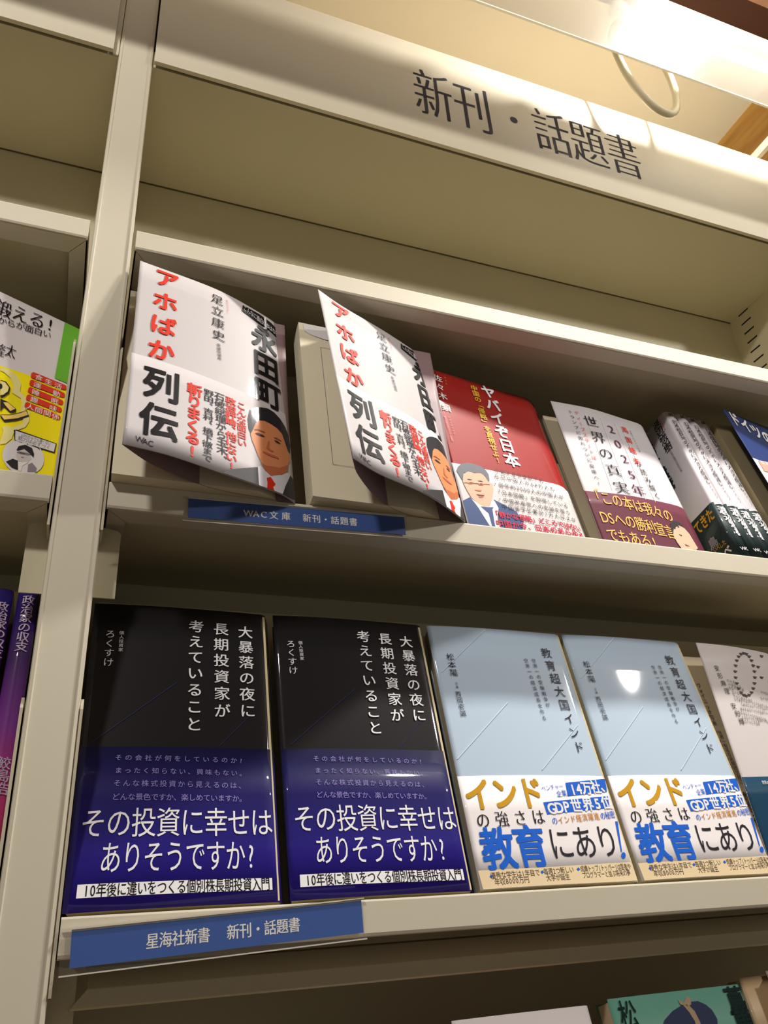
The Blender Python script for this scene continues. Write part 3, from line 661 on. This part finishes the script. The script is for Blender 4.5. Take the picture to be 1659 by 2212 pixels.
# back corner seams of the top compartment
# ---------- header sign ----------
HS = thing('header_sign', 'cream header board with black Japanese lettering above the right bay', 'sign', (0, 0, ZT))
def header(root, x0, x1):
    pr = [(-.0035, .0), (-.0035, .1435), (-.0028, .1455), (-.0008, .1468), (.002, .1470), (.002, .145), (.0, .142), (.0, .0)]
    bm = bmesh.new(); a = [bm.verts.new((x0, y, z)) for y, z in pr]; b = [bm.verts.new((x1, y, z)) for y, z in pr]
    bm.faces.new(a); bm.faces.new(b[::-1])
    for i in range(len(a)): bm.faces.new((a[i], b[i], b[(i+1) % len(a)], a[(i+1) % len(a)]))
    return fin(bm, 'board', mat('header_cream', (222, 213, 190), .45, noise=.03), root)
header(HS, .0012, BW-.001)
for s_, a_, b_, ew_, eh_, wt_ in (('新刊', (261.4, 69.6), (304.8, 69.0), 44, 76, ['m', .02]), ('・', (351.2, 69.9), (351.2, 69.9), 42, 44, 0), ('話題書', (395.8, 68.9), (484.9, 68.6), 46, 72, ['m', .02])):
    bm = bmesh.new(); text_faces(bm, s_, a_, b_, ew_, eh_, wt_, off=0)
    for v in bm.verts: v.co = (v.co.x/1000, -.0037-v.co.z*.0002, v.co.y/1000)
    fin(bm, 'lettering', mat('sign_ink', (38, 34, 40), .8), HS)
HL = thing('header_sign', 'blank cream header board above the left bay', 'sign', (0, 0, ZT))
header(HL, -UW-BW+.001, -UW-.0045)
box('end_return', (-UW-.0045, .0008, .0), (-UW-.0003, .0022, .1460), STEEL, HL)
# ---------- shelves ----------
def shelf(z, side, label, floor_drop=.0175, back_h=None, ears=(0, 1), slope=False):
    x0, x1 = (.0022, BW-.0022) if side == 'right' else (-UW-BW+.0022, -UW-.0030)
    r = thing('shelf', label, 'shelf', (x0, 0, z), group='cream steel shelves of the bookcase')
    w = x1-x0; H = .018
    def px(n, *a, **k): o = prism(n, *a, parent=r, **k); return o
    # front lip with a rolled lower edge and an underside return flange, mitred into the end flanges
    px('front_lip', [(.0012, -.0), (.0003, -.0002), (0, -.001), (0, -H+.002), (.0006, -H+.0006), (.002, -H), (.002, -.0008)], 0, w, STEEL)
    px('bottom_flange', [(.0015, -H), (.0175, -H), (.0175, -H+.0012), (.0015, -H+.0012)], 0, w, STEEL, x0b=[.0006, .0125, .0125, .0006], x1b=[w-.0006, w-.0125, w-.0125, w-.0006])
    for e in (0, 1):
        bm = bmesh.new(); f = (lambda x: x) if e == 0 else (lambda x: w-x)
        vs = [(f(0), .0015), (f(.0119), .0174), (f(.0119), D-.004), (f(0), D-.004)]
        a = [bm.verts.new((x, y, -H)) for x, y in vs]; b = [bm.verts.new((x, y, -H+.0012)) for x, y in vs]
        bm.faces.new(a); bm.faces.new(b)
        for i in range(4): bm.faces.new((a[i], a[(i+1) % 4], b[(i+1) % 4], b[i]))
        fin(bm, 'end_flange', STEEL, r)
        box('end_wall', (f(0) if e == 0 else w-.001, .001, -H), (.001 if e == 0 else w, D-.004, -.0003), STEEL, r)
    fd = floor_drop
    sl_ = .245*(D-.003) if slope else 0.
    prism('shelf_floor', [(.002, -fd+.001), (.002, -fd), (D-.001, -fd-sl_), (D-.001, -fd+.001-sl_)], .001, w-.001, STEEL_IN, r)
    if fd < .01 and not slope: box('pan_bottom', (.012, .0175, -.0115), (w-.012, D-.001, -.0105), STEEL_IN, r)
    # side ears that stop the books, with an inward tab below the lip
    for e in ears:
        xa, xb = ((-.0021, -.0006) if e == 0 else (w+.0006, w+.0021))
        prism('side_plate', [(.0, -.028), (.0, .1), (.0035, .1035), (D-.02, .1035), (D-.02, -.028)] if False else [(-.0002, -.033), (-.0002, .0985), (.003, .1045), (D-.01, .1045), (D-.01, -.033)], xa, xb, mat('side_plate_steel', (196, 186, 162), .35), r)
        xi0, xi1 = ((-.0021, .0105) if e == 0 else (w-.0105, w+.0021))
        bm = bmesh.new(); rr = .002
        xs = [(xi0, -.067), (xi0, -.0205), (xi1-rr, -.0225), (xi1, -.0245), (xi1, -.067)] if e == 0 else [(xi1, -.067), (xi1, -.0205), (xi0+rr, -.0225), (xi0, -.0245), (xi0, -.067)]
        a = [bm.verts.new((x, .0220, zz)) for x, zz in xs]; b = [bm.verts.new((x, .0232, zz)) for x, zz in xs]
        bm.faces.new(a); bm.faces.new(b)
        for i in range(5): bm.faces.new((a[i], a[(i+1) % 5], b[(i+1) % 5], b[i]))
        fin(bm, 'bracket_tab', STEEL_IN, r)  # darker steel colour stands in for the shade under the lip
    if back_h:
        # slanting plate the books lean on
        t = .2374; y0, z0 = .034, -fd+.001; y1, z1 = y0+math.tan(t)*(back_h), z0+back_h
        prism('book_rest', [(y0, z0), (y1, z1), (y1+.0012, z1+.0004), (y1+.0016, z1-.0012), (y0+.0016, z0)], .003, w-.003, STEEL_IN, r)
    return r
shelf(Z1, 'right', 'topmost shelf of the right bay, empty, cream steel lip under the header board', .001, ears=())
s2 = shelf(Z2, 'right', 'second shelf of the right bay carrying the two flared white paperbacks', .0160, .12)
s3 = shelf(Z3, 'right', 'third shelf of the right bay carrying the black and the pale blue paperbacks', .0042, .1925)
shelf(Z4, 'right', 'lowest visible shelf of the right bay carrying the teal book', .0175, .12)
shelf(Z1, 'left', 'topmost shelf of the left bay, empty', .001, ears=())
shelf(Z2, 'left', 'second shelf of the left bay carrying the yellow banded book', .0160, .12)
shelf(Z3, 'left', 'third shelf of the left bay carrying the purple spined books', .0010, .1925, slope=True)
# rail hanging under the third shelf of the right bay
rl = thing('support_rail', 'cream steel cross rail under the third shelf of the right bay', 'rail', (0, .02, -.05))
x1 = BW-.018
prism('rail_face', [(.0, .004), (-.0, .0115), (.0016, .012), (.0016, .003)], 0, 0, STEEL_IN, rl, x0b=[.0107, .0177, .0177, .0107], x1b=[x1+.007, x1, x1, x1+.007])
prism('rail_slope', [(.0, .0118), (.012, .0205), (.013, .0198), (.001, .0108)], .0177, x1, STEEL_IN, rl)
prism('rail_top', [(.012, .0203), (.06, .0203), (.06, .0193), (.012, .0193)], .0177, x1, STEEL_IN, rl)
# ---------- canopy lamp over the header ----------
cl = thing('canopy_light', 'strip light with a translucent sheet over the header sign', 'lamp', (0, -.06, .70))
SH = bpy.data.materials.new('translucent_sheet'); SH.use_nodes = True; n = SH.node_tree.nodes; l = SH.node_tree.links; n.remove(n['Principled BSDF'])
tr = n.new('ShaderNodeBsdfTranslucent'); tr.inputs[0].default_value = (.46, .45, .42, 1); df = n.new('ShaderNodeBsdfPrincipled'); df.inputs['Base Color'].default_value = (.9, .86, .76, 1); df.inputs['Roughness'].default_value = .35
tp = n.new('ShaderNodeBsdfRefraction'); tp.inputs['IOR'].default_value = 1.0; tp.inputs['Roughness'].default_value = .12; tp.inputs['Color'].default_value = (.95, .93, .88, 1)
m1 = n.new('ShaderNodeMixShader'); m1.inputs[0].default_value = .2; m2 = n.new('ShaderNodeMixShader'); m2.inputs[0].default_value = .42
l.new(tr.outputs[0], m1.inputs[1]); l.new(df.outputs[0], m1.inputs[2]); l.new(m1.outputs[0], m2.inputs[1]); l.new(tp.outputs[0], m2.inputs[2]); l.new(m2.outputs[0], n['Material Output'].inputs[0])
bm = bmesh.new(); a = [bm.verts.new(c) for c in ((-.75, -.04, -.005), (1.5, -.04, -.005), (1.5, -.04, .128), (-.75, -.04, .128))]; bm.faces.new(a)
me = bpy.data.meshes.new('diffuser_sheet'); bm.to_mesh(me); bm.free(); link('diffuser_sheet', me, SH, cl)
box('sheet_edge', (-.75, -.0415, -.0058), (1.5, -.0395, -.0045), mat('sheet_edge', (255, 246, 215), .2, emis=((255, 240, 200), .25)), cl)  # edge glows by emission, standing in for lamp light caught in the sheet
box('lamp_tray', (-.75, -.0402, .1275), (1.5, -.031, .1285), mat('lamp_tray', (232, 214, 190), .4), cl)
TUBE = mat('tube_glow', (255, 240, 210), .5, emis=((255, 242, 220), 1.5))
for xa, xb in ((-.7, .36), (.455, 1.45)):
    tube('lamp_tube', [(xa, -.022, .113), (xb, -.022, .113)], .0065, TUBE, cl)
    for x in (xa-.012, xb): tube('tube_cap', [(x, -.022, .113), (x+.012, -.022, .113)], .0085, mat('cap_white', (235, 230, 215), .4), cl)
for x in (-.013, BW+.014):
    box('support_arm', (x-.003, .0, .1165), (x+.003, .1, .128), STEEL, cl)
cb = [(.492, -.066, .829), (.484, -.05, .86), (.4769, -.04, .845), (.4769, -.04, .819), (.4800, -.04, .795), (.4848, -.04, .7752), (.4935, -.04, .757), (.5035, -.04, .7435), (.5135, -.04, .7365), (.5245, -.04, .7345), (.5335, -.04, .7395), (.5405, -.04, .752), (.5462, -.04, .775), (.5470, -.04, .797), (.5450, -.04, .819), (.5400, -.04, .843), (.533, -.05, .86), (.525, -.066, .829)]
def smooth_pts(P, k=5):
    out = []
    for i in range(len(P)-1):
        p0, p1, p2, p3 = (Vector(P[max(i-1, 0)]), Vector(P[i]), Vector(P[i+1]), Vector(P[min(i+2, len(P)-1)]))
        for j in range(k):
            t = j/k; out.append(.5*((2*p1)+(p2-p0)*t+(2*p0-5*p1+4*p2-p3)*t*t+(3*p1-p0-3*p2+p3)*t**3))
    out.append(Vector(P[-1])); return out
tube('lamp_cable', [tuple(v) for v in smooth_pts(cb)], .0042, mat('cable_cream', (186, 176, 146), .35), None, {'label': 'cream cable loop hanging below the canopy strip light', 'category': 'cable'})
# ---------- label holders ----------
CARD = mat('card_blue', (40, 86, 168), .5); PLAST = bpy.data.materials.new('clear_plastic'); PLAST.use_nodes = True
n = PLAST.node_tree.nodes; l = PLAST.node_tree.links; n.remove(n['Principled BSDF'])
tpp = n.new('ShaderNodeBsdfTransparent'); tpp.inputs[0].default_value = (.96, .95, .93, 1); gl = n.new('ShaderNodeBsdfPrincipled'); gl.inputs['Base Color'].default_value = (.9, .86, .8, 1); gl.inputs['Roughness'].default_value = .15
mx = n.new('ShaderNodeMixShader'); mx.inputs[0].default_value = .035; l.new(tpp.outputs[0], mx.inputs[1]); l.new(gl.outputs[0], mx.inputs[2]); l.new(mx.outputs[0], n['Material Output'].inputs[0])
def shelf_label(loc, rot, w, h, text, label, pts, ew, eh, pad=(.0045, .0028, .0015, .0012)):
    r = thing('shelf_label', label, 'label'); r.location = loc; r.rotation_euler = (0, -rot, 0)
    box('card', (0, -.0012, 0), (w, -.0008, h), CARD, r)
    box('card_edge', (.0, -.0013, h), (w, -.0008, h+.0008), mat('card_white', (238, 236, 232), .4), r)
    bm = bmesh.new(); bm.faces.new([bm.verts.new(c) for c in ((-pad[0], -.0016, -pad[1]), (w+pad[2], -.0016, -pad[1]), (w+pad[2], -.0016, h+pad[3]), (-pad[0], -.0016, h+pad[3]))]); fin(bm, 'plastic_sleeve', PLAST, r)
    for z0, z1 in ((-pad[1]-.0004, -pad[1]+.0002), (h+pad[3]-.0003, h+pad[3]+.0002)): box('sleeve_rim', (-pad[0], -.002, z0), (w+pad[2], -.0006, z1), mat('sleeve_rim', (214, 206, 192), .15, .6), r)
    for s, a, b in pts:
        bm = bmesh.new(); text_faces(bm, s, a, b, ew, eh, .015, True)
        for v in bm.verts: v.co = (v.co.x/1000, -.00128-v.co.z*.00008, v.co.y/1000)
        fin(bm, 'lettering', mat('card_ink_white', (248, 247, 246), .6), r)
    return r
sl3 = shelf_label((.0080, -.0004, -.0284), math.radians(2.35), .1448, .0152, '', 'blue label card in a clear sleeve tilted on the third shelf lip', [('星海社新書', (37, 7.4), (61.5, 7.4)), ('新刊・話題書', (76, 7.4), (107.5, 7.4))], 6.6, 7.2)
sl2 = shelf_label((.0500, -.0004, .2106), math.radians(1.65), .1453, .0133, '', 'blue label card in a clear sleeve on the second shelf lip', [('WAC文庫', (37.5, 6.4), (62, 6.4)), ('新刊・話題書', (76, 6.4), (108, 6.4))], 6.0, 6.2, (.0035, .0025, .0015, .001))
# ================= books =================
# third shelf, right bay
JB = JK('black', (26, 24, 26), .2, .5)
OB = gradient('band_navy', [(0, (44, 26, 150)), (.45, (32, 24, 112)), (1, (22, 22, 54))], 'Z', 0, .085, .5, .4)
def Scl(w, th=14, slant=3): P = closed_profile(w, 1.5, 5, th, slant); return Sheet(P, P, 179)
GA = 'black paperbacks with navy bands on the third shelf'
T = .2374
closed_book('A', (.0022, .0045, -.0054), T, 'black paperback with a navy band beside the upright, above the blue label card', GA, Scl(109), 14, JB, OB, 84.5)
closed_book('A', (.1147, .0045, -.0054), T, 'black paperback with a navy band next to the pale blue book', GA, Scl(109), 14, JB, OB, 84.5)
JC = JK('pale_blue', (184, 202, 220), .2, .6); OW = JK('band_white', (238, 232, 232), .28, .4)
GB = 'pale blue paperbacks on the third shelf'
closed_book('C', (.2267, .0045, -.0054), T, 'pale blue paperback with a white band, standing beside the black book', GB, Scl(112), 14, JC, OW, 67.5)
closed_book('C', (.3392, .0045, -.0054), T, 'pale blue paperback with a white band, beside the book with a round plant drawing', GB, Scl(112), 14, JC, OW, 67.5)
for bk in [o for o in sc.objects if o.get('group') in (GA,)]:
    pass
JF = mat('jacket_parchment', (216, 208, 206), .35, .3, noise=.12)
open_book('F', (.453, .0045, -.0054), T, 'parchment coloured paperback with a round plant drawing and dark teal band, cover lifted', None, D_['F_bot'], D_['F_top'], 174, JF, JK('band_teal', (12, 58, 84), .3, .4), 65, [(0, -9.3), (103, -9.3), (105, -16), (1, -16)], page_m=mat('beige_title_page', (206, 184, 148), .6), block_h=172)
fp = [o for o in sc.objects if o.name.startswith('paperback_book')][-1]
SP = Sheet([(0, -9), (104, -9)], [(0, -9), (104, -9)], 172)
pb = [c for c in fp.children if c.name.startswith('page_block')][0]; print_on('FP', SP, pb, base=.15)
# second shelf, right bay: the two flared covers
WHT = mat('jacket_white', (203, 197, 197), .5, .35); FLY = mat('flyleaf_plum', (140, 116, 118), .55); WB = mat('band_white_gloss', (208, 202, 203), .5, .35)
def flared(key, O, label):
    r = open_book(key if key == 'G' else 'G', O, .17, label, 'white paperbacks with flared covers on the second shelf', D_[key+'_bot'], D_[key+'_top'], 174, WHT, WB, 78, ([(0, 0), (90, -.5), (100, -5), (106, -11), (106, -18), (1, -18)] if key == 'G' else [(0, 0), (78, -1), (89, -6), (103, -14), (106, -19), (106, -21), (1, -19)]), D_[key+'_fly'], FLY, page_m=PAGES)
    return r
flared('G', (.0027, -.008, .2312), 'white paperback with red and black title, cover flared open, nearest the upright')
rH = flared('H', (.1283, -.008, .2322), 'white paperback with red and black title, cover swung furthest open, next to the red book')
for r_ in [o for o in sc.objects if o.get('group') == 'white paperbacks with flared covers on the second shelf']:
    SQ = Sheet([(0, 0), (104, 0)], [(0, 0), (104, 0)], 172)
    # title page with its white flap and thin printed frame
    bm = bmesh.new()
    def strip(x0, y0, x1, y1): bm.faces.new([bm.verts.new((x/1000, -.0002, y/1000)) for x, y in ((x0, y0), (x1, y0), (x1, y1), (x0, y1))])
    for a in ((16, 30, 16.35, 148), (16, 147.7, 76, 148), (16, 30, 76, 30.3), (75.7, 30, 76, 148)): strip(*a)
    fin(bm, 'title_frame', COL['grey'], r_)
    xr_ = 100 if r_.location.x < .1 else 62
    bm = bmesh.new(); P = [(4, 163.5), (9, 160), (20, 157.5), (40, 157), (xr_, 157.5), (xr_, 171.5), (4, 171.5)]
    bm.faces.new([bm.verts.new((x/1000, -.0003, y/1000)) for x, y in P]); fin(bm, 'paper_flap', mat('flap_white', (236, 234, 234), .4), r_)
# red book
S_I = Sheet(catmull(D_['I_bot']), catmull(D_['I_top']), 178)
open_book('I', (D_['xI'], .0095, .2182), T, 'red paperback with white title and a portrait on its white band', None, D_['I_bot'], D_['I_top'], 178, JK('red', (158, 30, 26), .2, .6), JK('band_white2', (214, 207, 206), .28, .4), 72, [(1, -2), (103, -2), (106, -6), (106, -10), (2, -10)])
# 2025 book
open_book('J', (D_['xJ'], .0095, .2182), T, 'white paperback with a maroon band between the red book and the row of white spines', None, D_['J_bot'], D_['J_top'], 171, JK('white_grey', (210, 205, 208), .28, .4), JK('band_maroon', (98, 38, 56), .35, .3), 67, [(-2, -8), (103, -8), (105, -12), (-1, -12)], page_m=mat('grey_cream_pages', (206, 194, 164), .7))
# four white spines
K_LABELS = ['white paperback with dark green band, first spine beside the maroon banded book', 'white paperback with dark green band, second spine of the row of four', 'white paperback with dark green band, third spine of the row of four', 'white paperback with dark green band, last spine of the row, touching the beige block']
SKB = Sheet(spine_out_profile(13.6, 58), spine_out_profile(13.6, 58), 175)
KW = JK('white_spine', (214, 208, 212), .25, .5); KG = JK('band_green', (34, 50, 50), .3, .4)
def spine_book(key, O, t, label, group, S, jm, om, ob, th, dep=78):
    r = thing('paperback_book', label, 'book', group=group); place(r, O, t)
    block('page_block', [(.8, -4.5), (th-.8, -4.5), (th-.8, 1-dep), (.8, 1-dep)], S.h-2, PAGES_E, r, .8)
    j = sheet_mesh('jacket', S, 0, S.w, 0, S.h, jm, r, ns=110, nv=4)
    if om: sheet_mesh('belly_band', S, 0, S.w, 0, ob, om, r, off=.22, ns=110, nv=2, thick=.2)
    print_on(key, S, j, base=.3, step=2.)
    return r
# the row stands on the shelf lip, pages into the bay
for i in range(4): spine_book('K0', (D_['xK']+.0139*i, .002+[0, 0, .002, .003][i], .2303), T, K_LABELS[i], 'white spines on the second shelf', SKB, KW, KG, 60, 13.6, 58)
# blue book
open_book('L', (.553, .004, .2303), T, 'blue paperback with big white katakana title, right of the white spines', None, D_['L_bot'], D_['L_top'], 174, JK('cobalt', (36, 56, 112), .2, .6), JK('band_white3', (236, 226, 222), .28, .4), 108, [(2, 0), (103, 0), (106, -5), (106, -18), (3, -18)], page_m=mat('tan_title_page', (176, 160, 122), .6))
# left bay
YO = mat('band_yellow', (250, 232, 24), .5, .2)
open_book('Y', (-.138, .0095, .2182), T, 'white and green paperback with a bright yellow cartoon band, left bay', None, D_['Y_bot'], D_['Y_top'], 169, JK('white_y', (226, 218, 220), .25, .5), YO, 101.5, [(2, -1), (103, -1), (107, -5), (107, -10), (3, -10)])
SM_ = Sheet(spine_out_profile(12.3, 78), spine_out_profile(12.3, 78), 182)
PJ = gradient('jacket_sunset', [(0, (226, 66, 84)), (.3, (190, 56, 120)), (.55, (120, 48, 140)), (.78, (62, 30, 92)), (1, (36, 22, 104))], 'Z', 0, .175, .5, .6)
spine_book('M', (-.0415, -.004, -.0054), T, 'purple to pink paperback spine beside the upright, left bay', 'purple spined books in the left bay', SM_, PJ, None, 0, 12.3)
spine_book('N', (-.0562, -.0035, -.0054), T, 'purple to pink paperback spine at the left edge, left bay', 'purple spined books in the left bay', SM_, PJ, None, 0, 12.3)
# bottom shelf
def simple_closed(key, O, label, w, th, h, jm, om, ob, group=None):
    P = closed_profile(w, 1., 4, th, 2); return closed_book(key, O, T, label, group, Sheet(P, P, h), th, jm, om, ob, slant=2)
TL = mat('jacket_teal', (104, 158, 140), .45, .2, noise=.1)
simple_closed('S', (.317, -.01, -.233), 'teal book with a navy hat picture on the bottom shelf', 103, 17, 170, TL, None, 0)
simple_closed('none', (.2130, -.01, -.233), 'white book with an orange lower cover left of the teal book', 91, 15, 168.2, JK('white_s', (228, 220, 220), .4, .2), JK('orange_s', (222, 108, 36), .4, .2), 157)
simple_closed('none', (.115, -.01, -.2375), 'white book at the bottom edge, left of the orange one', 96, 15, 170.5, JK('white_s', (228, 220, 220), .4, .2), None, 0)
simple_closed('none', (.4232, -.006, -.233), 'tan book at the bottom right, behind the white cover', 90, 14, 173, JK('tan_s', (190, 160, 120), .5, .1), None, 0)
simple_closed('none', (.4418, -.018, -.233), 'white cover at the bottom right corner in front of the tan book', 90, 8, 177.5, JK('white_s2', (230, 224, 220), .4, .2), None, 0)
